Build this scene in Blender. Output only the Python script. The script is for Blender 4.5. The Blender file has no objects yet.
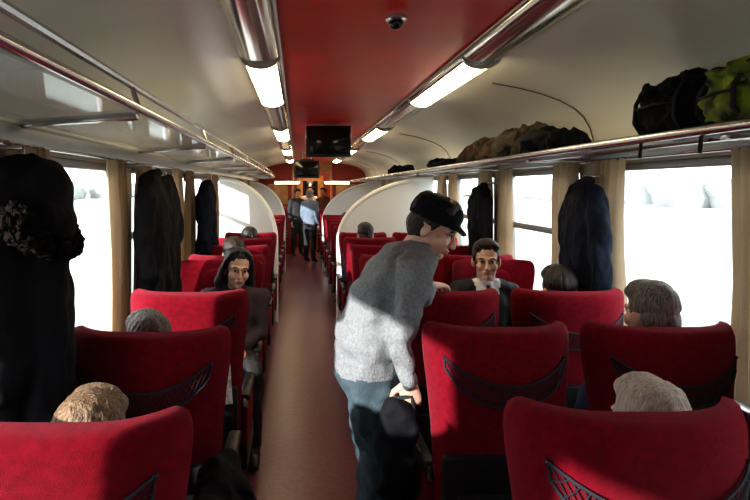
import bpy, bmesh, math, random
from mathutils import Vector, Matrix, noise, Euler
random.seed(4)
sc=bpy.context.scene
COL=sc.collection
V=Vector
# ------------------------------------------------------------------ materials
def mat(name,col,rough=.6,metal=0,bump=0,bscale=40,var=0,vscale=8,emit=None,estr=0,sheen=0,spec=None,alpha=1,transl=0,col2=None,stretch=None):
    m=bpy.data.materials.new(name); m.use_nodes=True
    nt=m.node_tree; N=nt.nodes; L=nt.links; p=N['Principled BSDF']; out=N['Material Output']
    c=(col[0],col[1],col[2],1)
    p.inputs['Base Color'].default_value=c
    p.inputs['Roughness'].default_value=rough; p.inputs['Metallic'].default_value=metal
    if sheen: p.inputs['Sheen Weight'].default_value=sheen; p.inputs['Sheen Tint'].default_value=(.9,.3,.35,1)
    if spec is not None: p.inputs['Specular IOR Level'].default_value=spec
    tc=N.new('ShaderNodeTexCoord'); src=tc.outputs['Object']
    if stretch:
        mp=N.new('ShaderNodeMapping'); mp.inputs['Scale'].default_value=stretch; L.new(src,mp.inputs['Vector']); src=mp.outputs['Vector']
    if var or col2:
        n=N.new('ShaderNodeTexNoise'); n.inputs['Scale'].default_value=vscale; n.inputs['Detail'].default_value=4
        L.new(src,n.inputs['Vector'])
        r=N.new('ShaderNodeValToRGB'); r.color_ramp.elements[0].position=.35; r.color_ramp.elements[1].position=.65
        a=[max(0,x*(1-var)) for x in col]; b=col2 if col2 else [min(1,x*(1+var)) for x in col]
        r.color_ramp.elements[0].color=(*a,1); r.color_ramp.elements[1].color=(*b,1)
        L.new(n.outputs['Fac'],r.inputs['Fac']); L.new(r.outputs['Color'],p.inputs['Base Color'])
    if bump:
        n2=N.new('ShaderNodeTexNoise'); n2.inputs['Scale'].default_value=bscale; n2.inputs['Detail'].default_value=3
        L.new(src,n2.inputs['Vector'])
        bp=N.new('ShaderNodeBump'); bp.inputs['Strength'].default_value=bump; bp.inputs['Distance'].default_value=.01
        L.new(n2.outputs['Fac'],bp.inputs['Height']); L.new(bp.outputs['Normal'],p.inputs['Normal'])
    if emit:
        p.inputs['Emission Color'].default_value=(*emit,1); p.inputs['Emission Strength'].default_value=estr
    if alpha<1:
        t=N.new('ShaderNodeBsdfTransparent'); mx=N.new('ShaderNodeMixShader'); mx.inputs[0].default_value=alpha
        L.new(t.outputs[0],mx.inputs[1]); L.new(p.outputs[0],mx.inputs[2]); L.new(mx.outputs[0],out.inputs['Surface'])
    if transl:
        t=N.new('ShaderNodeBsdfTranslucent'); t.inputs[0].default_value=c; mx=N.new('ShaderNodeMixShader'); mx.inputs[0].default_value=transl
        L.new(p.outputs[0],mx.inputs[1]); L.new(t.outputs[0],mx.inputs[2]); L.new(mx.outputs[0],out.inputs['Surface'])
    return m
HS=(1,1,.14)
M_red=mat('seat_plush',(.160,.0035,.012),.92,bump=.5,bscale=420,var=.16,vscale=45,sheen=.22,spec=.06)
M_blk=mat('black_plastic',(.012,.012,.014),.4)
M_net=mat('net_cord',(.020,.020,.030),.8)
M_chr=mat('brushed_metal',(.60,.60,.61),.25,1)
M_alu=mat('grey_metal',(.42,.42,.42),.4,.7)
M_wall=mat('wall_panel',(.46,.41,.33),.5,var=.06,vscale=3)
M_cove=mat('cove_panel',(.84,.81,.72),.26,var=.03,vscale=2)
M_ceil=mat('ceiling_red',(.62,.024,.012),.36,var=.08,vscale=3)
M_floor=mat('floor_lino',(.185,.068,.095),.30,var=.14,vscale=30,bump=.04,bscale=80)
M_curt=mat('curtain_cloth',(.50,.39,.27),.95,transl=.22,bump=.15,bscale=150,spec=.05)
M_glass=mat('window_glass',(.9,.95,.95),.05,alpha=.06)
M_shelf=mat('shelf_glass',(.72,.77,.79),.06,alpha=.45)
M_frame=mat('window_frame',(.30,.30,.31),.4,.6)
M_lamp=mat('lamp_diffuser',(.9,.85,.7),.4,emit=(1,.84,.52),estr=9)
M_lampoff=mat('lamp_diffuser_unlit',(.7,.68,.62),.3)
M_lamp2=mat('wall_lamp_diffuser',(.9,.85,.7),.4,emit=(1,.80,.45),estr=3)
M_rail=mat('lamp_housing',(.62,.60,.57),.14,.85)
M_seam=mat('panel_seam',(.15,.14,.12),.7)
M_white=mat('partition_white',(.85,.85,.82),.35)
M_pglass=mat('partition_panel',(.80,.82,.80),.2,alpha=.9)
M_screen=mat('screen_black',(.006,.007,.01),.12)
M_coat=mat('coat_black',(.009,.009,.012),.85,bump=.3,bscale=60,spec=.2)
M_navy=mat('coat_navy',(.009,.012,.024),.85,bump=.3,bscale=60,spec=.2)
M_fur=mat('fur_trim',(.016,.012,.011),.95,bump=1,bscale=160,spec=.1)
M_skin=mat('skin',(.50,.28,.19),.5,var=.05,vscale=30)
M_skin2=mat('skin_pale',(.62,.39,.29),.5,var=.05,vscale=30)
M_grey=mat('sweater_grey',(.23,.24,.25),.95,bump=.6,bscale=150,var=.14,vscale=90,spec=.1)
M_jean=mat('trousers_jean',(.05,.078,.095),.85,bump=.3,bscale=120,var=.2,vscale=20)
M_dark=mat('cloth_dark',(.02,.02,.024),.8,bump=.2,bscale=80)
M_plum=mat('cloth_charcoal_plum',(.055,.035,.045),.85,bump=.2,bscale=80)
M_suit=mat('suit_dark',(.012,.013,.018),.75)
M_shirt=mat('shirt_white',(.75,.76,.80),.8)
M_tie=mat('tie_violet',(.12,.03,.12),.6)
M_blue=mat('cloth_blue',(.035,.075,.17),.85,bump=.2,bscale=80)
M_gblue=mat('cloth_grey_blue',(.14,.18,.24),.85)
M_brown=mat('cloth_brown',(.12,.06,.03),.85,bump=.2,bscale=80)
M_hgrey=mat('hair_grey',(.17,.15,.135),.7,var=.5,vscale=170,bump=.6,bscale=200,stretch=HS)
M_hwhite=mat('hair_white',(.42,.35,.29),.7,var=.25,vscale=170,bump=.6,bscale=200,stretch=HS)
M_hblond=mat('hair_blond_brown',(.20,.125,.070),.5,var=.55,vscale=170,bump=.8,bscale=200,stretch=HS)
M_hdark=mat('hair_dark',(.014,.010,.009),.45,var=.3,vscale=170,bump=.6,bscale=200,stretch=HS)
M_hbrown=mat('hair_brown',(.025,.014,.009),.5,var=.3,vscale=170,bump=.6,bscale=200,stretch=HS)
M_eyew=mat('eye_white',(.8,.8,.78),.2)
M_iris=mat('eye_iris',(.02,.012,.008),.15)
M_lip=mat('lips',(.40,.15,.12),.5)
M_shoe=mat('shoe_leather',(.012,.01,.01),.35)
M_lime=mat('hi_vis_green',(.015,.02,.010),.7,bump=.3,bscale=60,var=.1,vscale=9,col2=(.34,.48,.03))
M_olive=mat('cloth_olive',(.060,.046,.026),.85,bump=.3,bscale=60,var=.3,vscale=14)
M_tan=mat('cloth_tan',(.10,.062,.034),.85,bump=.3,bscale=60,var=.4,vscale=14)
M_wood=mat('wood_orange',(.50,.24,.09),.45,var=.25,vscale=6)
M_wredp=mat('end_red_panel',(.30,.03,.02),.5)
M_paper=mat('newsprint',(.6,.6,.57),.9,var=.3,vscale=60)
M_ground=mat('pale_ground',(.23,.25,.235),.95,var=.10,vscale=.12)
M_trees=mat('bare_trees',(.205,.23,.225),.95,var=.12,vscale=.5)
# ------------------------------------------------------------------ builder
class B:
    def __init__(s): s.v=[];s.f=[];s.m=[];s.mats=[]
    def mi(s,m):
        if m not in s.mats: s.mats.append(m)
        return s.mats.index(m)
    def add(s,vs,fs,m):
        o=len(s.v); s.v+= [V(p) for p in vs]; s.f+=[[i+o for i in f] for f in fs]
        if isinstance(m,list): s.m+=[s.mi(x) for x in m]
        else: s.m+=[s.mi(m)]*len(fs)
    def box(s,c,d,m,bev=0,rot=None,seg=2):
        bm=bmesh.new(); bmesh.ops.create_cube(bm,size=1)
        for v in bm.verts: v.co=V((v.co.x*d[0],v.co.y*d[1],v.co.z*d[2]))
        if bev: bmesh.ops.bevel(bm,geom=bm.edges[:],offset=bev,segments=seg,profile=.5,affect='EDGES')
        R=Euler(rot).to_matrix() if rot else Matrix.Identity(3)
        bm.verts.index_update()
        s.add([R@v.co+V(c) for v in bm.verts],[[v.index for v in f.verts] for f in bm.faces],m); bm.free()
    def ell(s,c,r,m,rot=None,n=18,k=12):
        if not hasattr(r,'__len__'): r=(r,r,r)
        R=Euler(rot).to_matrix() if rot else Matrix.Identity(3)
        vs=[V((0,0,r[2]))]
        for i in range(1,k):
            a=math.pi*i/k
            for j in range(n):
                b=2*math.pi*j/n; vs.append(V((r[0]*math.sin(a)*math.cos(b),r[1]*math.sin(a)*math.sin(b),r[2]*math.cos(a))))
        vs.append(V((0,0,-r[2]))); fs=[]
        for j in range(n): fs.append([0,1+j,1+(j+1)%n])
        for i in range(k-2):
            for j in range(n):
                a=1+i*n+j;b=1+i*n+(j+1)%n; fs.append([a,a+n,b+n,b])
        e=len(vs)-1;o=1+(k-2)*n
        for j in range(n): fs.append([e,o+(j+1)%n,o+j])
        s.add([R@p+V(c) for p in vs],fs,m)
    def loft(s,rings,m,cap=True):
        n=len(rings[0]);vs=[p for r in rings for p in r];fs=[]
        for i in range(len(rings)-1):
            for j in range(n):
                a=i*n+j;b=i*n+(j+1)%n; fs.append([a,b,b+n,a+n])
        if cap:
            fs.append(list(range(n))[::-1]); o=(len(rings)-1)*n; fs.append([o+j for j in range(n)])
        s.add(vs,fs,m)
    def tube(s,pts,r,m,n=8,balls=False):
        pts=[V(p) for p in pts]
        if not hasattr(r,'__len__'): r=[r]*len(pts)
        rings=[];ref=None
        for i,p in enumerate(pts):
            t=(pts[min(i+1,len(pts)-1)]-pts[max(i-1,0)])
            if t.length<1e-6: t=V((0,0,1))
            t.normalize()
            if ref is None:
                ref=t.orthogonal().normalized()
            u=(ref-t*ref.dot(t))
            if u.length<1e-5: u=t.orthogonal()
            u.normalize(); ref=u; w=t.cross(u)
            rings.append([p+(u*math.cos(2*math.pi*j/n)+w*math.sin(2*math.pi*j/n))*r[i] for j in range(n)])
        s.loft(rings,m)
        if balls:
            for p,q in zip(pts,r): s.ell(p,q*1.0,m,n=12,k=8)
    def mesh(s,name,smooth=True):
        me=bpy.data.meshes.new(name); me.from_pydata([tuple(p) for p in s.v],[],s.f)
        for m in s.mats: me.materials.append(m)
        me.polygons.foreach_set('material_index',s.m)
        if smooth: me.polygons.foreach_set('use_smooth',[True]*len(s.f))
        me.update(); return me
    def obj(s,name,loc=(0,0,0),rot=(0,0,0),parent=None,smooth=True,angle=40):
        me=s.mesh(name,smooth); o=bpy.data.objects.new(name,me); COL.objects.link(o)
        o.location=loc;o.rotation_euler=rot
        if smooth and angle: sharp(me,angle)
        if parent: o.parent=parent
        return o
def sharp(me,deg):
    bm=bmesh.new(); bm.from_mesh(me); a=math.radians(deg)
    bmesh.ops.recalc_face_normals(bm,faces=bm.faces[:])
    for e in bm.edges:
        if len(e.link_faces)==2 and e.calc_face_angle(0)>a: e.smooth=False
    bm.to_mesh(me); bm.free()
def remesh(b,vox,it=4):
    me=b.mesh('tmp'); bm=bmesh.new(); bm.from_mesh(me); bmesh.ops.recalc_face_normals(bm,faces=bm.faces[:]); bm.to_mesh(me); bm.free()
    o=bpy.data.objects.new('tmp',me); COL.objects.link(o)
    r=o.modifiers.new('r','REMESH'); r.mode='VOXEL'; r.voxel_size=vox; r.adaptivity=0
    if it:
        sm=o.modifiers.new('s','SMOOTH'); sm.factor=.5; sm.iterations=it
    dg=bpy.context.evaluated_depsgraph_get(); dg.update()
    ev=o.evaluated_get(dg); m2=bpy.data.meshes.new_from_object(ev)
    vs=[v.co.copy() for v in m2.vertices]; fs=[list(p.vertices) for p in m2.polygons]
    bpy.data.objects.remove(o); bpy.data.meshes.remove(me); bpy.data.meshes.remove(m2)
    return vs,fs
def rumple(vs,amp,freq,st=(1,1,1),seed=0):
    s=V((seed*3.1,seed*1.7,seed))
    return [p+noise.noise_vector(V((p.x*st[0],p.y*st[1],p.z*st[2]))*freq+s)*amp for p in vs]
def empty(name,loc=(0,0,0)):
    e=bpy.data.objects.new(name,None); e.empty_display_size=.1; COL.objects.link(e); e.location=loc; return e
# ------------------------------------------------------------------ shell
XL,XR,Y0,Y1=-1.0,1.7,-1.6,14.6
PITCH=1.55
piers=[.25+PITCH*k for k in range(-1,10)]
wins=[p+PITCH/2 for p in piers if p+PITCH/2<14.2]
ZS,ZT,HW=.84,1.78,.62
def wallside(name,x,out):
    b=B(); xc=x+out*.03
    L=Y1-Y0; yc=(Y0+Y1)/2
    b.box((xc,yc,ZS/2),(.06,L,ZS),M_wall); b.box((xc,yc,(ZT+1.98)/2),(.06,L,1.98-ZT),M_wall)
    edges=[Y0]+[e for w in wins for e in (w-HW,w+HW)]+[Y1]
    for i in range(0,len(edges),2):
        a,c=edges[i],edges[i+1]
        if c>a: b.box((xc,(a+c)/2,(ZS+ZT)/2),(.06,c-a,ZT-ZS),M_wall)
    b.obj(name,smooth=False)
wallside('wall_left',XL,-1); wallside('wall_right',XR,1)
b=B(); b.box((.35,(Y0+Y1)/2,-.03),(2.82,Y1-Y0,.06),M_floor); b.obj('floor',smooth=False)
prof=[(1.7,1.88),(1.697,1.94),(1.68,2.0),(1.645,2.06),(1.59,2.11),(1.51,2.155),(1.40,2.195),(1.27,2.228),(1.12,2.256),(.98,2.28),(.785,2.30)]
full=prof+[(.7-x,z) for x,z in prof[::-1]]
b=B()
for i in range(len(full)-1):
    (x0,z0),(x1,z1)=full[i],full[i+1]
    m=M_ceil if i==len(prof)-1 else M_cove
    b.add([(x0,Y0,z0),(x1,Y0,z1),(x1,Y1,z1),(x0,Y1,z0)],[[0,1,2,3]],m)
b.add([(1.76,Y0,2.0),(1.5,Y0,2.36),(-.8,Y0,2.36),(-1.06,Y0,2.0),(1.76,Y1,2.0),(1.5,Y1,2.36),(-.8,Y1,2.36),(-1.06,Y1,2.0)],[[0,4,5,1],[1,5,6,2],[2,6,7,3]],M_cove)
me=b.mesh('ceiling'); bm=bmesh.new(); bm.from_mesh(me); bmesh.ops.remove_doubles(bm,verts=bm.verts[:],dist=1e-4)
for f in bm.faces:
    if f.material_index==1: f.smooth=False
bm.to_mesh(me); bm.free(); sharp(me,50)
o=bpy.data.objects.new('ceiling',me); COL.objects.link(o)
b=B()
for k in range(0,5):
    y=.25+3.1*k
    b.tube([(x-.003,y,z-.004) for x,z in prof[:-2]],.0035,M_seam,6)
b.obj('trim_1')
b=B()
for x in (XL+.012,XR-.012):
    s=1 if x<0 else -1
    b.box((x,(Y0+Y1)/2,1.83),(.024,Y1-Y0-.02,.07),M_alu,.006)
    b.box((x+s*.012,(Y0+Y1)/2,.815),(.05,Y1-Y0-.02,.025),M_alu,.006)
b.obj('trim_2')
for nm,x in (('baseboard_left',XL+.05),('baseboard_right',XR-.05)):
    b=B(); b.box((x,(Y0+Y1)/2,.09),(.09,Y1-Y0-.04,.18),M_alu,.01); b.obj(nm)
wi=1
for side,x in (('l',XL),('r',XR)):
    for k,w in enumerate(wins):
        b=B(); o=-1 if side=='l' else 1; xx=x+o*.035
        for yy in (w-HW+.02,w+HW-.02): b.box((xx,yy,(ZS+ZT)/2),(.05,.04,ZT-ZS),M_frame,.006)
        for zz in (ZS+.02,ZT-.02): b.box((xx,w,zz),(.05,2*HW,.04),M_frame,.006)
        if (side=='r' and k>=3) or (side=='l' and k>=3): b.box((xx,w,1.36),(.05,2*HW-.04,.045),M_frame,.006)
        b.box((xx+o*.01,w,(ZS+ZT)/2),(.006,2*HW-.06,ZT-ZS-.06),M_glass)
        b.obj('window_%d'%wi); wi+=1
# curtains
def curtain_mesh(wid,seed):
    b=B(); n=110; zs=[1.80,1.76,1.70,1.5,1.3,1.1,.98,.87]; rows=[]
    for iz,z in enumerate(zs):
        t=(1.8-z)/.93; r=[]
        pinch=1-.22*math.sin(min(1,t)*math.pi)**1.5
        for i in range(n+1):
            a=i/n; ph=a*wid*2*math.pi/.062+seed+1.3*math.sin(a*7+seed)+.35*math.sin(t*3+seed)
            r.append(V(((.016+.020*min(1,t*3))*math.sin(ph),(a-.5)*wid*pinch+.012*math.cos(ph),z)))
        rows.append(r)
    vs=[p for r in rows for p in r]; fs=[]
    for i in range(len(zs)-1):
        for j in range(n):
            a=i*(n+1)+j; fs.append([a,a+1,a+n+2,a+n+1])
    b.add(vs,fs,M_curt); me=b.mesh('curtain'); return me
cm=[curtain_mesh(.30,.3),curtain_mesh(.27,1.7)]
i=0
for x in (XL+.045,XR-.045):
    for w in wins:
        for sgn in (-1,1):
            o=bpy.data.objects.new('curtain',cm[i%2]); COL.objects.link(o); o.location=(x,w+sgn*(HW-.11),0); i+=1
for x in (XL+.045,XR-.045):
    b=B(); b.tube([(x,Y0+.05,1.80),(x,Y1-.05,1.80)],.008,M_chr)
    for p in piers:
        if p>Y0+.2: b.box((x+(.02 if x>0 else -.02),p,1.80),(.045,.02,.02),M_chr)
    b.obj('curtain_rail')
# light rails
for cx in (.8825,-.1825):
    b=B(); n=12
    def pr(y,w=.0975,h=.06,z=2.30): return [V((cx+w*math.cos(math.pi*j/n),y,z-h*math.sin(math.pi*j/n)**.8 if 0<j<n else z)) for j in range(n+1)]
    b.loft([pr(Y0),pr(Y1)],M_rail,cap=True)
    b.tube([(cx-.1,Y0,2.293),(cx-.1,Y1,2.293)],.008,M_alu,6); b.tube([(cx+.1,Y0,2.283),(cx+.1,Y1,2.283)],.008,M_alu,6)
    for k in range(-1,4):
        ys=2.8+3.1*k; b.loft([pr(ys,.088,.072),pr(ys+1.35,.088,.072)],M_lamp if k>=0 else M_lampoff)
        for yy in (ys,ys+1.35): b.loft([pr(yy-.012,.1,.078),pr(yy+.012,.1,.078)],M_chr)
    b.obj('ceiling_light_strip')
# luggage racks
b=B()
b.tube([(1.30,Y0+.1,1.835),(1.30,Y1-.3,1.835)],.018,M_chr,10)
b.tube([(1.33,Y0+.1,1.805),(1.33,Y1-.3,1.805)],.009,M_chr,8)
b.box((1.50,(Y0+Y1)/2-.1,1.826),(.36,Y1-Y0-.5,.010),M_shelf)
for p in piers:
    if p>Y0+.3: b.box((1.505,p,1.808),(.385,.035,.022),M_chr,.005); b.box((1.66,p,1.86),(.07,.03,.12),M_chr,.01)
b.obj('luggage_rack')
b=B()
b.tube([(-.57,Y0+.1,1.935),(-.57,Y1-.3,1.935)],.016,M_chr,10)
b.tube([(-.60,Y0+.1,2.02),(-.60,Y1-.3,2.02)],.014,M_chr,8)
b.box((-.78,(Y0+Y1)/2-.1,1.905),(.40,Y1-Y0-.5,.010),M_shelf,rot=(0,-.07,0))
for p in piers:
    if p>Y0+.3:
        p2=p+.3
        b.box((-.785,p2,1.895),(.42,.045,.028),M_chr,.005,rot=(0,-.07,0)); b.tube([(-.57,p2,1.93),(-.60,p2,2.02)],.010,M_chr,6)
b.obj('luggage_rack')
# end walls
b=B()
b.box((-.6,Y1,1.15),(.9,.06,2.3),M_wredp); b.box((1.3,Y1,1.15),(.9,.06,2.3),M_wredp); b.box((.35,Y1,2.2),(1.0,.06,.3),M_wood)
b.box((-.13,Y1-.04,1.02),(.06,.05,2.04),M_wood,.01); b.box((.83,Y1-.04,1.02),(.06,.05,2.04),M_wood,.01); b.box((.35,Y1-.04,2.06),(1.02,.05,.06),M_wood,.01)
b.box((-.5,Y1-.04,1.5),(.5,.03,.5),M_wood,.01); b.box((1.2,Y1-.04,1.5),(.5,.03,.5),M_wood,.01)
b.obj('wall_far')
b=B()
for s in (-1,1): b.box((.35+s*.62,Y1-.10,1.78),(.62,.06,.07),M_lamp2,.02); b.box((.35+s*.62,Y1-.06,1.78),(.66,.05,.12),M_chr,.01)
b.obj('wall_lamp')
b=B(); b.box((.35,Y0-.03,1.15),(2.82,.06,2.42),M_wall); b.obj('wall_near',smooth=False)
b=B(); b.box((-.25,Y1+1.0,1.1),(.05,2,2.3),M_wood); b.box((.95,Y1+1.0,1.1),(.05,2,2.3),M_wood); b.box((.35,Y1+2.0,1.1),(1.25,.05,2.3),M_wredp)
b.box((.35,Y1+1,2.25),(1.25,2,.05),M_wood); b.box((.35,Y1+1.03,-.03),(1.25,1.98,.06),M_floor)
b.box((.35,Y1+.9,2.2),(.5,.5,.04),M_lamp2,.01)
b.obj('wall_vestibule',smooth=False)
b=B(); b.box((.35,Y1+1.92,1.0),(.74,.04,2.0),M_wood,.01); b.box((.35,Y1+1.89,1.5),(.42,.02,.7),M_screen,.01); b.tube([(.08,Y1+1.88,.95),(.08,Y1+1.85,1.0),(.08,Y1+1.88,1.05)],.012,M_chr); b.obj('door_1')
# ------------------------------------------------------------------ seat
def seat_mesh():
    b=B()
    def yo(z): return -(z-.45)*.09
    def wing(a,z): return (.02+.10*max(0,min(1,(z-.6)/.5)))*abs(a)**3.2
    rg=[(.38,.225,.085),(.41,.235,.105),(.6,.238,.11),(.8,.243,.11),(.95,.255,.105),(1.05,.266,.10),(1.11,.270,.092),(1.145,.269,.080),(1.168,.262,.062),(1.180,.250,.036),(1.184,.235,.010)]
    n=16; rings=[]
    for z,w,t in rg:
        r=[]
        for j in range(n+1):
            a=-1+2*j/n; th=t/2*(1-abs(a)**8*.55); r.append(V((w*a,yo(z)+wing(a,z)-th,z+(.0 if z<1.1 else -.010*(1-abs(a))**1))))
        for j in range(n,-1,-1):
            a=-1+2*j/n; th=t/2*(1-abs(a)**8*.55)+.012*math.cos(a*1.5)*(1 if z<.95 else 1.8); r.append(V((w*a*.985,yo(z)+wing(a,z)+th,z)))
        rings.append(r)
    b.loft(rings,M_red)
    b.ell((0,yo(1.05)+.055,1.04),(.17,.035,.085),M_red)
    b.box((0,-.075,.54),(.46,.03,.40),M_blk,.012,rot=(.09,0,0))
    b.box((0,-.092,.70),(.42,.02,.03),M_blk,.006); b.box((0,-.098,.50),(.36,.012,.20),M_blk,.005)
    b.box((0,.28,.40),(.455,.47,.13),M_red,.04,seg=3)
    b.box((0,.27,.32),(.44,.44,.05),M_blk,.01)
    b.box((0,.22,.16),(.30,.24,.30),M_blk,.02); b.box((0,.22,.015),(.40,.42,.03),M_blk,.01)
    for s in (-1,1):
        x=s*.248
        b.box((x,.19,.50),(.032,.36,.20),M_red,.012)
        b.tube([(x,.0,.60),(x,.02,.625),(x,.38,.635),(x,.41,.60),(x,.40,.42)],.016,M_blk,8)
        b.box((x,.21,.64),(.05,.36,.035),M_blk,.014,seg=3)
        b.box((x,.22,.34),(.03,.40,.12),M_blk,.01)
    def P(a,z,d=.0):
        for k in range(len(rg)-1):
            if rg[k][0]<=z<=rg[k+1][0]:
                f=(z-rg[k][0])/(rg[k+1][0]-rg[k][0]); w=rg[k][1]*(1-f)+rg[k+1][1]*f; t=rg[k][2]*(1-f)+rg[k+1][2]*f
        return V((w*a,yo(z)+wing(a,z)-t/2*(1-abs(a)**8*.55)-.006-d,z))
    A=.80
    def top(u): a=-A+2*A*u; return P(a,1.075-.085*(1-(a/A)**2),.012*(1-(a/A)**2))
    def bot(u): a=-A+2*A*u; return P(a,1.035-.125*(1-(a/A)**2)**.7,.012*(1-(a/A)**2))
    n=26
    b.tube([top(i/n) for i in range(n+1)],.0040,M_net,6); b.tube([bot(i/n)+V((0,0,.003*math.sin(i*1.9))) for i in range(n+1)],.0042,M_net,6)
    for i in range(0,n+1):
        for d in (-2,2):
            if 0<=i+d<=n:
                p=top(i/n);q=bot((i+d)/n); m=(p+q)/2+V((0,-.006,.003*math.sin(i*3))); b.tube([p,m,q],.0017,M_net,4)
    for u in (0,1): b.tube([top(u),bot(u)],.003,M_net,6); b.ell(top(u),.007,M_blk,n=8,k=6)
    me=b.mesh('train_seat'); sharp(me,45); return me
SM=seat_mesh()
def seat(x,y,face,sx=1):
    o=bpy.data.objects.new('train_seat',SM); COL.objects.link(o); o.location=(x,y,0); o.scale=(sx,1,.975)
    if face=='B': o.rotation_euler=(0,0,math.pi)
far=[7.6,8.4,9.2,10.0,10.8,11.9,12.7,13.5]
Rrows=[(1.33,'F'),(2.12,'F'),(2.84,'F'),(4.04,'B'),(4.32,'F'),(5.08,'F'),(5.86,'F'),(6.50,'F')]+[(y,'F') for y in far]
Lrows=[(1.27,'F'),(2.05,'F'),(2.82,'F'),(4.04,'B'),(4.32,'F'),(5.06,'F'),(5.80,'F'),(6.50,'F')]+[(y,'F') for y in far]
for i,(y,f) in enumerate(Rrows):
    dx=.045 if i==0 else (.008 if i==1 else 0)
    seat(.725+dx,y,f,1.03 if i==0 else 1); seat(1.335+(.03 if i==0 else 0),y,f,1.03)
for y,f in Lrows: seat(-.53,y,f,1.08)
# ------------------------------------------------------------------ partitions
def partition(side,y):
    b=B(); pts=[]
    for i in range(15):
        a=math.pi/2*i/14; z=1.0+.76*math.sin(a)
        if side=='r': pts.append((1.67-1.17*math.cos(a),z))
        else: pts.append((-.97+.70*math.cos(a),z))
    xa=pts[0][0]; xw=1.67 if side=='r' else -.97
    pl=[(xa,.0)]+pts+[(xw,.0)]
    n=len(pl); t=.012
    vs=[(x,y-t,z) for x,z in pl]+[(x,y+t,z) for x,z in pl]
    fs=[list(range(n)),[n+i for i in range(n)][::-1]]+[[i,(i+1)%n,n+(i+1)%n,n+i] for i in range(n)]
    b.add(vs,fs,M_pglass)
    b.tube([(xa,y,0.0)]+[(x,y,z) for x,z in pts],.028,M_white,10)
    b.box(((xa+xw)/2,y,.5),(abs(xa-xw),.05,.95),M_white,.01)
    b.obj('partition_screen')
for y in (7.2,11.45): partition('r',y); partition('l',y)
# ------------------------------------------------------------------ ceiling things
def tv(y,x,z):
    b=B(); b.box((x,y,z),(.46,.055,.32),M_blk,.012); b.box((x,y-.029,z+.005),(.40,.006,.26),M_screen,.002); b.box((x,y+.04,z),(.3,.05,.22),M_blk,.01)
    if z<2.1: b.box((x,y,z+.17),(.24,.04,.03),M_blk,.006)
    for s in (-1,1): b.tube([(x+s*.08,y,z+.15),(x+s*.08,y,2.30)],.012,M_alu)
    b.box((x,y,2.292),(.24,.08,.015),M_alu,.004); b.obj('ceiling_monitor')
tv(5.95,.31,2.125); tv(10.6,.16,1.99)
b=B(); b.tube([(.37,2.2,2.30),(.37,2.2,2.285),(.37,2.2,2.278)],[.040,.040,.034],M_chr,20); b.ell((.37,2.2,2.272),(.027,.027,.024),M_screen); b.obj('smoke_detector')
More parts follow.
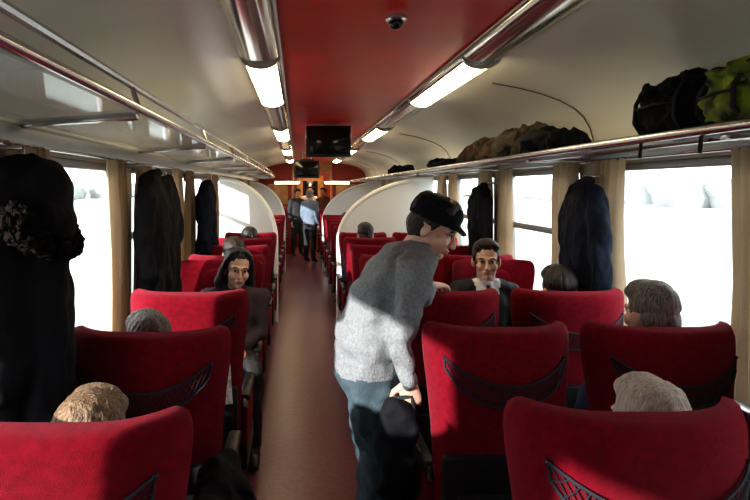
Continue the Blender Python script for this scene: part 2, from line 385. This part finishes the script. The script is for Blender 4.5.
# ------------------------------------------------------------------ people
def head_obj(name,parent,pos,yaw=0,pitch=0,roll=0,skin=M_skin,hair=M_hdark,style='short',cap=None,scale=1,seed=0,female=False):
    b=B(); s=skin
    jw=.054 if female else .060
    b.ell((0,.012,.045),(.075,.095,.083),s); b.ell((0,-.018,-.05),(jw,.066,.062),s); b.ell((0,-.066,-.092),(.022 if female else .027,.022,.020),s)
    for x in (-1,1):
        b.ell((x*.036,-.054,-.028),(.028,.030,.030),s); b.ell((x*.077,.012,-.012),(.010,.020,.032),s,rot=(.2,0,x*.35)); b.ell((x*.010,-.1,-.037),(.0085,.011,.0075),s)
    b.tube([(0,-.082,.012),(0,-.099,-.018),(0,-.107,-.036)],[.008,.0095,.0110],s,10,True)
    b.tube([(-.048,-.066,.020),(-.024,-.082,.022),(0,-.084,.018),(.024,-.082,.022),(.048,-.066,.020)],.009,s,8,True)
    b.ell((0,-.083,-.062),(.026,.014,.012),s)
    nk=.048 if female else .057
    b.tube([(0,.02,-.05),(0,.035,-.12),(0,.05,-.19)],[nk,nk*.97,nk*1.12],s,14)
    v,f=remesh(b,.005,2); o=B(); o.add(v,f,s)
    for x in (-1,1):
        o.ell((x*.031,-.076,.001),(.0135,.010,.007),M_eyew,n=12,k=8); o.ell((x*.031,-.0845,.001),(.0062,.004,.006),M_iris,n=10,k=6)
        o.tube([(x*.016,-.0895,.021),(x*.034,-.087,.026),(x*.05,-.074,.020)],[.003,.0038,.0022],hair if hair is not M_hwhite else M_hgrey,6)
        o.tube([(x*.018,-.083,.004),(x*.031,-.0865,.0085),(x*.045,-.077,.004)],.0018,M_iris,5)
    o.ell((0,-.094,-.060),(.022,.006,.0038),M_lip,n=12,k=6); o.ell((0,-.093,-.0675),(.019,.006,.0045),M_lip,n=12,k=6)
    h=B()
    h.ell((0,.022,.058),(.083,.099,.084),hair); h.ell((0,.054,-.005),(.073,.060,.070),hair)
    if not female:
        h.ell((0,-.040,.108),(.062,.040,.030),hair,rot=(.45,0,0))
    for x in (-1,1):
        h.ell((x*.071,.0,.03),(.011,.028,.035),hair)
        if not female: h.ell((x*.050,-.030,.088),(.028,.036,.030),hair)
    if style=='long':
        h.ell((0,.058,-.05),(.090,.050,.10),hair); h.ell((0,.020,.085),(.086,.092,.058),hair)
        for x in (-1,1):
            h.tube([(x*.022,-.058,.118),(x*.058,-.040,.096),(x*.082,-.012,.045),(x*.094,.012,-.02),(x*.104,.022,-.09),(x*.098,.018,-.135)],[.014,.016,.017,.024,.030,.020],hair,10,True)
    if style=='bun': h.ell((0,.125,.01),(.045,.035,.045),hair)
    hv,hf=remesh(h,.0052,2)
    hv=[p+noise.noise_vector(V((p.x*70,p.y*70,p.z*16))+V((seed,0,0)))*(.0045 if p.y>-.01 else .0022)+noise.noise_vector(p*20+V((0,seed,0)))*(.005 if p.y>0 else .002) for p in hv]
    o.add(hv,hf,hair)
    if cap:
        c=B(); rings=[]
        for z,rx,ry,oy in ((.030,.085,.104,.016),(.05,.090,.108,.013),(.085,.090,.108,.012),(.112,.079,.096,.012),(.130,.058,.070,.014),(.138,.02,.025,.014)):
            rings.append([V((rx*math.cos(2*math.pi*j/28),oy+ry*math.sin(2*math.pi*j/28),z)) for j in range(28)])
        c.loft(rings,cap); c.ell((0,-.095,.042),(.064,.044,.008),cap,rot=(.38,0,0)); cv,cf=remesh(c,.005,2); cv=rumple(cv,.006,25,seed=3); o.add(cv,cf,cap)
    ob=o.obj(name,pos,(pitch,roll,yaw),parent,angle=None); ob.scale=(scale,)*3; return ob
def hand(parent,name,w,d,n,side,curl=(.5,.6,.4),skin=M_skin):
    w,d,n=V(w),V(d).normalized(),V(n); n=(n-d*n.dot(d)).normalized(); s=d.cross(n)*side
    b=B()
    rings=[]
    for t,rx,ry in ((-.03,.027,.022),(0,.027,.021),(.03,.036,.017),(.06,.042,.016),(.085,.043,.014),(.096,.036,.009)):
        rings.append([w+d*t+s*rx*math.cos(2*math.pi*j/14)+n*ry*math.sin(2*math.pi*j/14) for j in range(14)])
    b.loft(rings,skin)
    for off,L in ((.033,.070),(.011,.079),(-.011,.073),(-.032,.058)):
        p=w+d*.082+s*off; pts=[p]; a=0
        for seg,c in zip((.45,.30,.25),curl):
            a+=c; p=p+(d*math.cos(a)+n*math.sin(a)+s*off*.8)*L*seg; pts.append(p)
        b.tube(pts,[.0092,.0088,.0080,.0068],skin,10,True)
    p=w+d*.022+s*.028; q=p+(d*.55+s*.75+n*.35).normalized()*.04; r=q+(d*.85+s*.3+n*.45).normalized()*.034; r2=r+(d*.9+s*.0+n*.5).normalized()*.024
    b.tube([p,q,r,r2],[.0145,.012,.0105,.008],skin,10,True)
    v,f=remesh(b,.0034,2); o=B(); o.add(v,f,skin); return o.obj(name,parent=parent,angle=None)
def segd(p,a,b):
    ab=b-a; t=max(0,min(1,(p-a).dot(ab)/max(ab.length_squared,1e-9))); return (p-(a+ab*t)).length
def body(parent,J,top,pants,vox=.013,hem=None,shirt=None,amp=.010,belly=1.0,fat=1.0,ar=1.0):
    b=B(); side=V(J['side']).normalized(); sp=J['spine']; rings=[]; n=20
    for i,(c,rx,ry) in enumerate(sp):
        c=V(c); t=(V(sp[min(i+1,len(sp)-1)][0])-V(sp[max(i-1,0)][0])).normalized(); fr=t.cross(side).normalized()
        rings.append([c+side*rx*fat*math.cos(2*math.pi*j/n)+fr*ry*belly*math.sin(2*math.pi*j/n) for j in range(n)])
    b.loft(rings,top); bones=[]
    for i in range(len(sp)-1): bones.append((V(sp[i][0]),V(sp[i+1][0]),(sp[i][1]+sp[i][2])/2*1.05,'t'))
    for k in ('L','R'):
        sh,el,wr=[V(p) for p in J['arm'+k]]; ce=V(sp[-2][0])
        b.tube([ce+(sh-ce)*.35,sh,sh+(el-sh)*.5,el,el+(wr-el)*.5,wr],[r*ar for r in (.07,.068,.058,.05,.046,.038)],top,14,True)
        bones.append((sh,el,.06,'t')); bones.append((el,wr,.045,'t'))
        hp,kn,an,to=[V(p) for p in J['leg'+k]]
        b.tube([hp,hp+(kn-hp)*.5,kn,kn+(an-kn)*.4,an],[.098,.086,.066,.062,.05],pants,14,True)
        b.tube([an-V((0,0,.045)),an+(to-an)*.5-V((0,0,.01)),to],[.042,.042,.034],M_shoe,12,True)
        bones+= [(hp,kn,.08,'p'),(kn,an,.055,'p'),(an-V((0,0,.05)),to,.03,'s')]
    v,f=remesh(b,vox,5)
    v=rumple(v,amp,9,seed=len(v)%17); v=rumple(v,amp*.6,24,(1,1,.6),seed=len(v)%13)
    if amp>.012: v=rumple(v,.014,13,(.5,.5,1.6),seed=5)
    v=[V((p.x,p.y,max(p.z,.004))) for p in v]
    ms=[]
    fr=V(J['front'])
    for q in f:
        c=sum((v[i] for i in q),V())/len(q); best=min(bones,key=lambda k:segd(c,k[0],k[1])/k[2]); r=best[3]
        m={'t':top,'p':pants,'s':M_shoe}[r]
        if r=='t' and hem is not None and c.z<hem: m=pants
        if r=='p' and hem is not None and c.z>hem: m=top
        if r=='t' and shirt is not None:
            ce=V(sp[-2][0]); d=c-ce; lat=abs(d.dot(side)); fz=d.dot(fr)
            zz=c.z-(ce.z-.24)
            if fz>.02 and zz>0 and lat<.015+zz*.26:
                m=shirt
                if lat<.014 and c.z<ce.z+.02: m=M_tie
        ms.append(m)
    o=B(); o.add(v,f,ms); o.obj('body',parent=parent,angle=None)
def rz(p,a):
    c,s=math.cos(a),math.sin(a); return V((p[0]*c-p[1]*s,p[0]*s+p[1]*c,p[2]))
def seated(name,x,y,face,top,pants,hd,head_top=1.26,leanx=0,kneedx=0,shirt=None,hands=False,vox=.014,handup=False,headdy=0):
    hipd=.20; ang=0 if face=='B' else math.pi
    org=V((x,y+(-hipd if face=='B' else hipd),0))
    k=(head_top-.115-.56)/(1.17-.56)
    lx=leanx if face=='B' else -leanx
    kd=kneedx if face=='B' else -kneedx
    def T(p):
        p=V(p); return rz(p,ang)+org
    def Z(z): return .56+(z-.56)*k
    def S(px,py,z): u=(z-.5)/.67; return T((px+lx*u,py,Z(z)))
    J=dict(side=rz((1,0,0),ang),front=rz((0,-1,0),ang),spine=[(S(0,.0,.47),.15,.12),(S(0,0,.56),.175,.13),(S(0,.02,.70),.16,.118),(S(0,.03,.85),.178,.12),(S(0,.035,.95),.175,.10),(S(0,.035,1.0),.12,.075),(S(0,.03,1.045),.062,.058)])
    for s,K in ((-1,'L'),(1,'R')):
        J['arm'+K]=[S(s*.175,.035,.965),S(s*.205,-.02,.72),T((s*.10,-.22,.66))]
        J['leg'+K]=[T((s*.085,0,.555)),T((s*.10+kd,-.38,.56)),T((s*.10+kd,-.35,.12)),T((s*.11+kd,-.47,.035))]
    if handup: J['armL']=[S(-.175,.035,.965),S(-.22,-.08,.74),T((-.07,-.20,.83))]
    e=empty(name,org)
    n0=set(COL.objects)
    body(None,J,top,pants,vox,shirt=shirt)
    hp=S(0,headdy,1.17)
    kw=dict(hd); yaw=kw.pop('yaw',0)
    head_obj('head',None,hp,yaw=ang+yaw,**kw)
    sk=hd.get('skin',M_skin)
    if hands or handup:
        for K,s in (('L',-1),('R',1)):
            if handup and K=='L': hand(None,'hand_'+K,J['armL'][2],rz((.25,-.1,.95),ang),rz((0,1,.2),ang),1,skin=sk); continue
            w=J['arm'+K][2]; hand(None,'hand_'+K,w,rz((-s*.3,-.95,-.15),ang),(0,0,-1),s,(.3,.4,.3),skin=sk)
    for o in set(COL.objects)-n0: o.parent=e; o.matrix_parent_inverse=Matrix.Translation(-org)
    return e
def H(**k): return k
seated('seated_man',1.24,4.04,'B',M_suit,M_suit,H(skin=M_skin2,hair=M_hbrown,style='short',yaw=-.25,scale=1.06),head_top=1.285,kneedx=-.12,shirt=M_shirt,handup=True,vox=.010)
seated('seated_woman',-.47,4.04,'B',M_plum,M_dark,H(skin=M_skin2,hair=M_hdark,style='long',yaw=.30,roll=.12,scale=1.06,female=True),head_top=1.225,leanx=.07,kneedx=.10,hands=True,vox=.011)
seated('seated_passenger',1.12,1.38,'F',M_dark,M_jean,H(skin=M_skin2,hair=M_hwhite,style='short',roll=-.2,seed=1,scale=1.04),head_top=1.105,leanx=-.17,headdy=-.02)
seated('seated_passenger',1.34,2.12,'F',M_blue,M_jean,H(skin=M_skin2,hair=M_hgrey,seed=2,yaw=.2),head_top=1.26,leanx=.06)
seated('seated_passenger',1.34,2.84,'F',M_dark,M_dark,H(hair=M_hdark,seed=3),head_top=1.225,leanx=.02,kneedx=.08)
seated('seated_passenger',-.53,1.30,'F',M_dark,M_jean,H(skin=M_skin2,hair=M_hblond,style='bun',seed=4,scale=1.08),head_top=1.10,leanx=.0)
seated('seated_passenger',-.56,2.05,'F',M_blue,M_jean,H(skin=M_skin2,hair=M_hgrey,style='short',seed=5,yaw=.5),head_top=1.155,leanx=-.02)
seated('seated_passenger',-.50,4.32,'F',M_brown,M_dark,H(hair=M_hbrown,seed=6),head_top=1.25)
seated('seated_passenger',.70,5.86,'F',M_blue,M_dark,H(hair=M_hdark,seed=7),head_top=1.27)
seated('seated_passenger',.72,8.4,'F',M_dark,M_dark,H(hair=M_hbrown,seed=8),head_top=1.27)
seated('seated_passenger',-.50,5.80,'F',M_dark,M_dark,H(hair=M_hdark,seed=9),head_top=1.23)
def standing_main():
    Yc=2.42; n0=set(COL.objects); org=V((.29,Yc,0)); e=empty('standing_man',org)
    J=dict(side=(0,-1,0),front=(1,0,0),spine=[((.285,Yc,.84),.160,.120),((.285,Yc,.92),.178,.135),((.305,Yc,1.05),.175,.142),((.35,Yc,1.17),.190,.146),((.405,Yc,1.27),.195,.135),((.455,Yc,1.345),.16,.108),((.49,Yc,1.38),.085,.075),((.512,Yc,1.405),.06,.058)])
    J['armR']=[(.45,Yc-.185,1.31),(.385,Yc-.205,1.07),(.42,Yc-.20,.92)]
    J['armL']=[(.465,Yc+.185,1.31),(.575,Yc+.25,1.17),(.62,2.74,1.195)]
    J['legR']=[(.29,Yc-.09,.90),(.315,Yc-.095,.50),(.285,Yc-.10,.12),(.41,Yc-.11,.035)]
    J['legL']=[(.29,Yc+.09,.90),(.325,Yc+.10,.50),(.30,Yc+.11,.12),(.425,Yc+.12,.035)]
    body(None,J,M_grey,M_jean,.010,hem=.905,amp=.014,ar=1.05)
    b=B(); b.tube([(.502+.062*math.cos(a*math.pi/8)+.01,Yc+.066*math.sin(a*math.pi/8),1.388-.03*math.cos(a*math.pi/8)) for a in range(17)],.013,M_grey,8); b.obj('collar')
    head_obj('head',None,(.558,Yc-.01,1.485),yaw=math.pi/2-.40,pitch=.44,skin=M_skin2,hair=M_hbrown,cap=M_coat,scale=1.0)
    hand(None,'hand_R',(.42,Yc-.20,.92),(.12,.0,-.98),(.0,.9,0),-1,(.7,.8,.5),skin=M_skin2)
    hand(None,'hand_L',(.63,2.745,1.192),(.6,.75,-.12),(0,0,-1),1,(.25,.4,.3),skin=M_skin2)
    for o in set(COL.objects)-n0-{e}: o.parent=e; o.matrix_parent_inverse=Matrix.Translation(-org)
standing_main()
def standing_far(x,y,top,pants,hair,yaw,sc_=1):
    n0=set(COL.objects); org=V((x,y,0)); e=empty('standing_passenger',org)
    def T(a,b_,c): return (rz((a,b_,0),yaw)+V((0,0,c)))*sc_+V((x,y,0))
    J=dict(side=rz((1,0,0),yaw),front=rz((0,-1,0),yaw),spine=[(T(0,0,.86),.15,.11),(T(0,0,.95),.165,.115),(T(0,0,1.1),.15,.11),(T(0,.01,1.28),.18,.12),(T(0,.01,1.40),.17,.10),(T(0,.01,1.46),.1,.07),(T(0,.01,1.5),.06,.055)])
    for s,K in ((-1,'L'),(1,'R')):
        J['arm'+K]=[T(s*.18,.01,1.41),T(s*.23,.0,1.13),T(s*.2,-.12,.9)]; J['leg'+K]=[T(s*.085,0,.9),T(s*.1,-.01,.5),T(s*.11,.01,.12),T(s*.12,-.12,.035)]
    body(None,J,top,pants,.016,hem=.93*sc_); head_obj('head',None,T(0,-.02,1.62),yaw=yaw,hair=hair,scale=sc_)
    for s,K in ((-1,'L'),(1,'R')): hand(None,'hand_'+K,J['arm'+K][2],(0,-.2,-1),rz((-s,0,0),yaw),s)
    for o in set(COL.objects)-n0-{e}: o.parent=e; o.matrix_parent_inverse=Matrix.Translation(-org)
standing_far(.26,12.9,M_gblue,M_dark,M_hgrey,2.5,.92)
standing_far(-.02,14.15,M_dark,M_dark,M_hdark,.4,.93)
standing_far(.66,14.95,M_brown,M_dark,M_hbrown,-.6,.95)
standing_far(.30,15.6,M_shirt,M_dark,M_hdark,.2,.97)
# ------------------------------------------------------------------ coats
def coat(name,x,y,z0,h,w,d,m,hood=False,seed=0):
    b=B(); n=36; rings=[]
    pr=[(0,.12),(.03,.30),(.08,.55),(.14,.80),(.25,.95),(.5,1.0),(.75,1.04),(.97,1.12),(1.0,1.06)]
    for t,k in pr:
        r=[]
        for j in range(n):
            a=2*math.pi*j/n; f=1+.15*min(1,t*1.5)*math.cos(5*a+seed+t*1.2)+.07*t*math.cos(11*a+seed*2)
            r.append(V((x+d*k*f*math.cos(a),y+w*k*f*math.sin(a),z0-h*t)))
        rings.append(r)
    b.loft(rings,m)
    for s in (-1,1):
        b.tube([(x,y+s*w*.55,z0-h*.10),(x,y+s*w*.98,z0-h*.24),(x+.015*s,y+s*w*1.12,z0-h*.5),(x,y+s*w*1.08,z0-h*.78)],[.05,.062,.058,.048],m,12,True)
    b.tube([(x-.02,y-.08,z0-.05),(x+.03,y,z0-.02),(x-.02,y+.08,z0-.05)],.03,m,10,True)
    if hood:
        b.ell((x+.02,y,z0-.12),(d*1.0,w*.8,.12),m); b.ell((x+.05,y-.02,z0-.21),(d*.85,w*.85,.1),m)
    v,f=remesh(b,.012,3); v=rumple(v,.022,9,(1,1,.5),seed); v=rumple(v,.010,26,(1,1,.6),seed+1)
    o=B(); o.add(v,f,m)
    if hood:
        fb=B(); pts=[(x+.04+d*.75*abs(math.sin(a)),y-.03+w*1.0*math.cos(a),z0-.20-.08*math.sin(a)) for a in [math.pi*i/10*1.0 for i in range(-1,12)]]
        fb.tube(pts,.036,M_fur,12,True)
        fv,ff=remesh(fb,.007,1); fv=rumple(fv,.014,60,seed=2); fv=rumple(fv,.012,150,seed=3); o.add(fv,ff,M_fur)
    s=1 if x>0 else -1; wx=XR if x>0 else XL
    o.tube([(wx,y,z0+.01),(x,y,z0+.015),(x-.0,y,z0-.04)],.007,M_chr,8); o.box((wx-s*.008,y,z0+.01),(.016,.04,.07),M_chr,.005)
    o.obj(name,angle=None)
coat('hooded_coat',-.82,1.74,1.755,.84,.15,.13,M_coat,True,1)
coat('hanging_coat',-.82,3.30,1.76,.74,.14,.08,M_coat,False,2)
coat('hanging_coat',-.82,3.64,1.73,.80,.13,.075,M_coat,False,3)
coat('hanging_coat',-.80,5.10,1.73,.66,.14,.08,M_navy,False,4)
coat('hanging_coat',1.53,3.12,1.70,.80,.17,.09,M_navy,False,5)
coat('hanging_coat',1.53,4.90,1.68,.60,.14,.085,M_coat,False,6)
# ------------------------------------------------------------------ luggage
ZR=1.833
def backpack(name,x,y,w,h,d,m,m2,rot=0,seed=0):
    b=B(); b.box((0,0,h/2),(d,w,h),m,min(d,w,h)*.3,seg=4); b.ell((0,0,h*.78),(d*.5,w*.47,h*.26),m)
    b.box((-d*.5,0,h*.36),(d*.3,w*.72,h*.5),m,.03,seg=3); b.ell((-d*.45,0,h*.8),(d*.25,w*.36,h*.16),m)
    for s in (-1,1): b.ell((-.02,s*w*.5,h*.3),(d*.28,w*.12,h*.24),m)
    v,f=remesh(b,.009,2); v=rumple(v,.036,12,seed=seed); v=rumple(v,.016,32,seed=seed)
    v=[V((p.x,p.y,max(p.z,.002))) for p in v]
    o=B(); o.add(v,f,m)
    o.tube([(0,-.05,h*.98),(0,-.04,h*1.09),(0,.04,h*1.09),(0,.05,h*.98)],.009,m2,8)
    for s in (-1,1):
        o.tube([(-d*.45,s*w*.3,h*.94),(-d*.66,s*w*.30,h*.6),(-d*.68,s*w*.31,h*.3),(-d*.5,s*w*.32,h*.06)],.008,m2,8)
    o.tube([(-d*.67,-w*.3,h*.52),(-d*.70,0,h*.55),(-d*.67,w*.3,h*.52)],.005,m2,6)
    o.tube([(-d*.6,w*.1,h*.15),(-d*.75,w*.12,.02),(-d*.78,w*.13,-.07)],.007,m2,6)
    o.obj(name,(x,y,ZR),(0,0,rot),angle=None)
backpack('backpack',1.48,2.20,.34,.235,.22,M_coat,M_dark,.1,1)
backpack('backpack',1.47,1.83,.32,.215,.22,M_lime,M_dark,-.15,2)
def jacket_pile(name,x,y,L,h,m,seed):
    rnd=random.Random(seed); b=B()
    for i in range(9):
        t=(i/8-.5)*L; b.ell((rnd.uniform(-.04,.04),t,h*rnd.uniform(.3,.42)),(.12,L/7,h*rnd.uniform(.35,.6)),m,rot=(rnd.uniform(-.4,.4),0,rnd.uniform(-.5,.5)))
    b.tube([(-.1,-L*.3,h*.5),(-.13,-L*.05,h*.42),(-.12,L*.2,h*.2),(-.11,L*.35,.05)],[.05,.048,.042,.036],m,12,True)
    b.tube([(.0,L*.3,h*.7),(-.1,L*.42,h*.45),(-.11,L*.5,h*.15)],[.045,.045,.035],m,12,True)
    v,f=remesh(b,.010,1); v=rumple(v,.045,9,seed=seed); v=rumple(v,.026,22,seed=seed); v=[V((min(p.x,.17),p.y,max(p.z,.002))) for p in v]
    o=B(); o.add(v,f,m); o.obj(name,(x,y,ZR),angle=None)
jacket_pile('folded_jacket',1.47,3.34,.36,.16,M_coat,1)
jacket_pile('folded_jacket',1.47,3.78,.46,.25,M_olive,2)
jacket_pile('folded_jacket',1.47,4.50,.66,.20,M_tan,3)
jacket_pile('folded_jacket',1.47,5.7,.5,.09,M_coat,4)
jacket_pile('folded_jacket',1.47,8.3,.6,.14,M_coat,5)
b=B()
for i in range(8):
    b.ell((-.245+.012*math.sin(i*2),1.50+.045*i,.74+.02*math.cos(i)),(.065,.06,.07),M_coat)
    b.ell((-.185+.012*math.cos(i*1.7),1.50+.045*i,.58),(.04,.045,.18),M_coat)
b.tube([(-.2,1.78,.74),(-.155,1.86,.5),(-.16,1.89,.25)],[.055,.05,.04],M_coat,12,True)
v,f=remesh(b,.011,2); v=rumple(v,.035,12,seed=6); o=B(); o.add(v,f,M_coat); o.obj('draped_jacket',angle=None)
b=B(); b.box((.375,2.20,.64),(.15,.09,.34),M_coat,.04,seg=3); b.ell((.375,2.2,.81),(.072,.05,.05),M_coat); b.ell((.365,2.16,.58),(.06,.035,.11),M_coat)
v,f=remesh(b,.010,2); v=rumple(v,.022,14,seed=9); o=B(); o.add(v,f,M_coat); o.tube([(.32,2.2,.80),(.35,2.2,.855),(.43,2.21,.86),(.44,2.2,.80)],.009,M_dark,8); o.obj('shoulder_bag',angle=None)
b=B()
for s in (-1,1): b.box((-.42+s*.07,2.40,.86),(.15,.006,.20),M_paper,rot=(-.5,0,s*.25))
b.obj('newspaper',smooth=False)
# ------------------------------------------------------------------ outside
b=B(); b.box((.35,10,-1.2),(600,600,.1),M_ground); b.obj('ground_outside',smooth=False)
b=B()
for i in range(60):
    y=-60+i*5+random.uniform(-1.5,1.5)
    for x in (60,-55):
        b.ell((x+random.uniform(-4,4),y,0),(3,random.uniform(3,5),random.uniform(1.5,4.0)),M_trees,n=12,k=8)
b.v=rumple(b.v,1.2,.6); b.obj('tree_line')
# ------------------------------------------------------------------ light
w=bpy.data.worlds.new('World'); sc.world=w; w.use_nodes=True; bg=w.node_tree.nodes['Background']
bg.inputs[0].default_value=(.90,.96,1,1); bg.inputs[1].default_value=5.0
sl=bpy.data.lights.new('sun','SUN'); sl.energy=9; sl.angle=.02; sl.color=(1,.97,.93); so=bpy.data.objects.new('sun',sl); COL.objects.link(so)
so.rotation_euler=V((1,.93,-.42)).to_track_quat('-Z','Y').to_euler()
pl=bpy.data.lights.new('vestibule_lamp','POINT'); pl.energy=18; pl.color=(1,.8,.55); pl.shadow_soft_size=.1; po=bpy.data.objects.new('vestibule_lamp',pl); COL.objects.link(po); po.location=(.35,Y1+.9,2.0)
cam=bpy.data.cameras.new('camera'); co=bpy.data.objects.new('camera',cam); COL.objects.link(co); co.location=(0,0,1.65); co.rotation_euler=(math.pi/2,0,0)
cam.sensor_width=36; cam.lens=583*36/750; cam.shift_x=77/750; cam.shift_y=-62/750; cam.clip_start=.05; cam.clip_end=600
sc.camera=co
sc.view_settings.view_transform='Standard'; sc.view_settings.exposure=.08
try: sc.view_settings.look='Medium High Contrast'
except Exception as ex: print('look',ex)
print('faces',sum(len(o.data.polygons) for o in COL.objects if o.type=='MESH'))
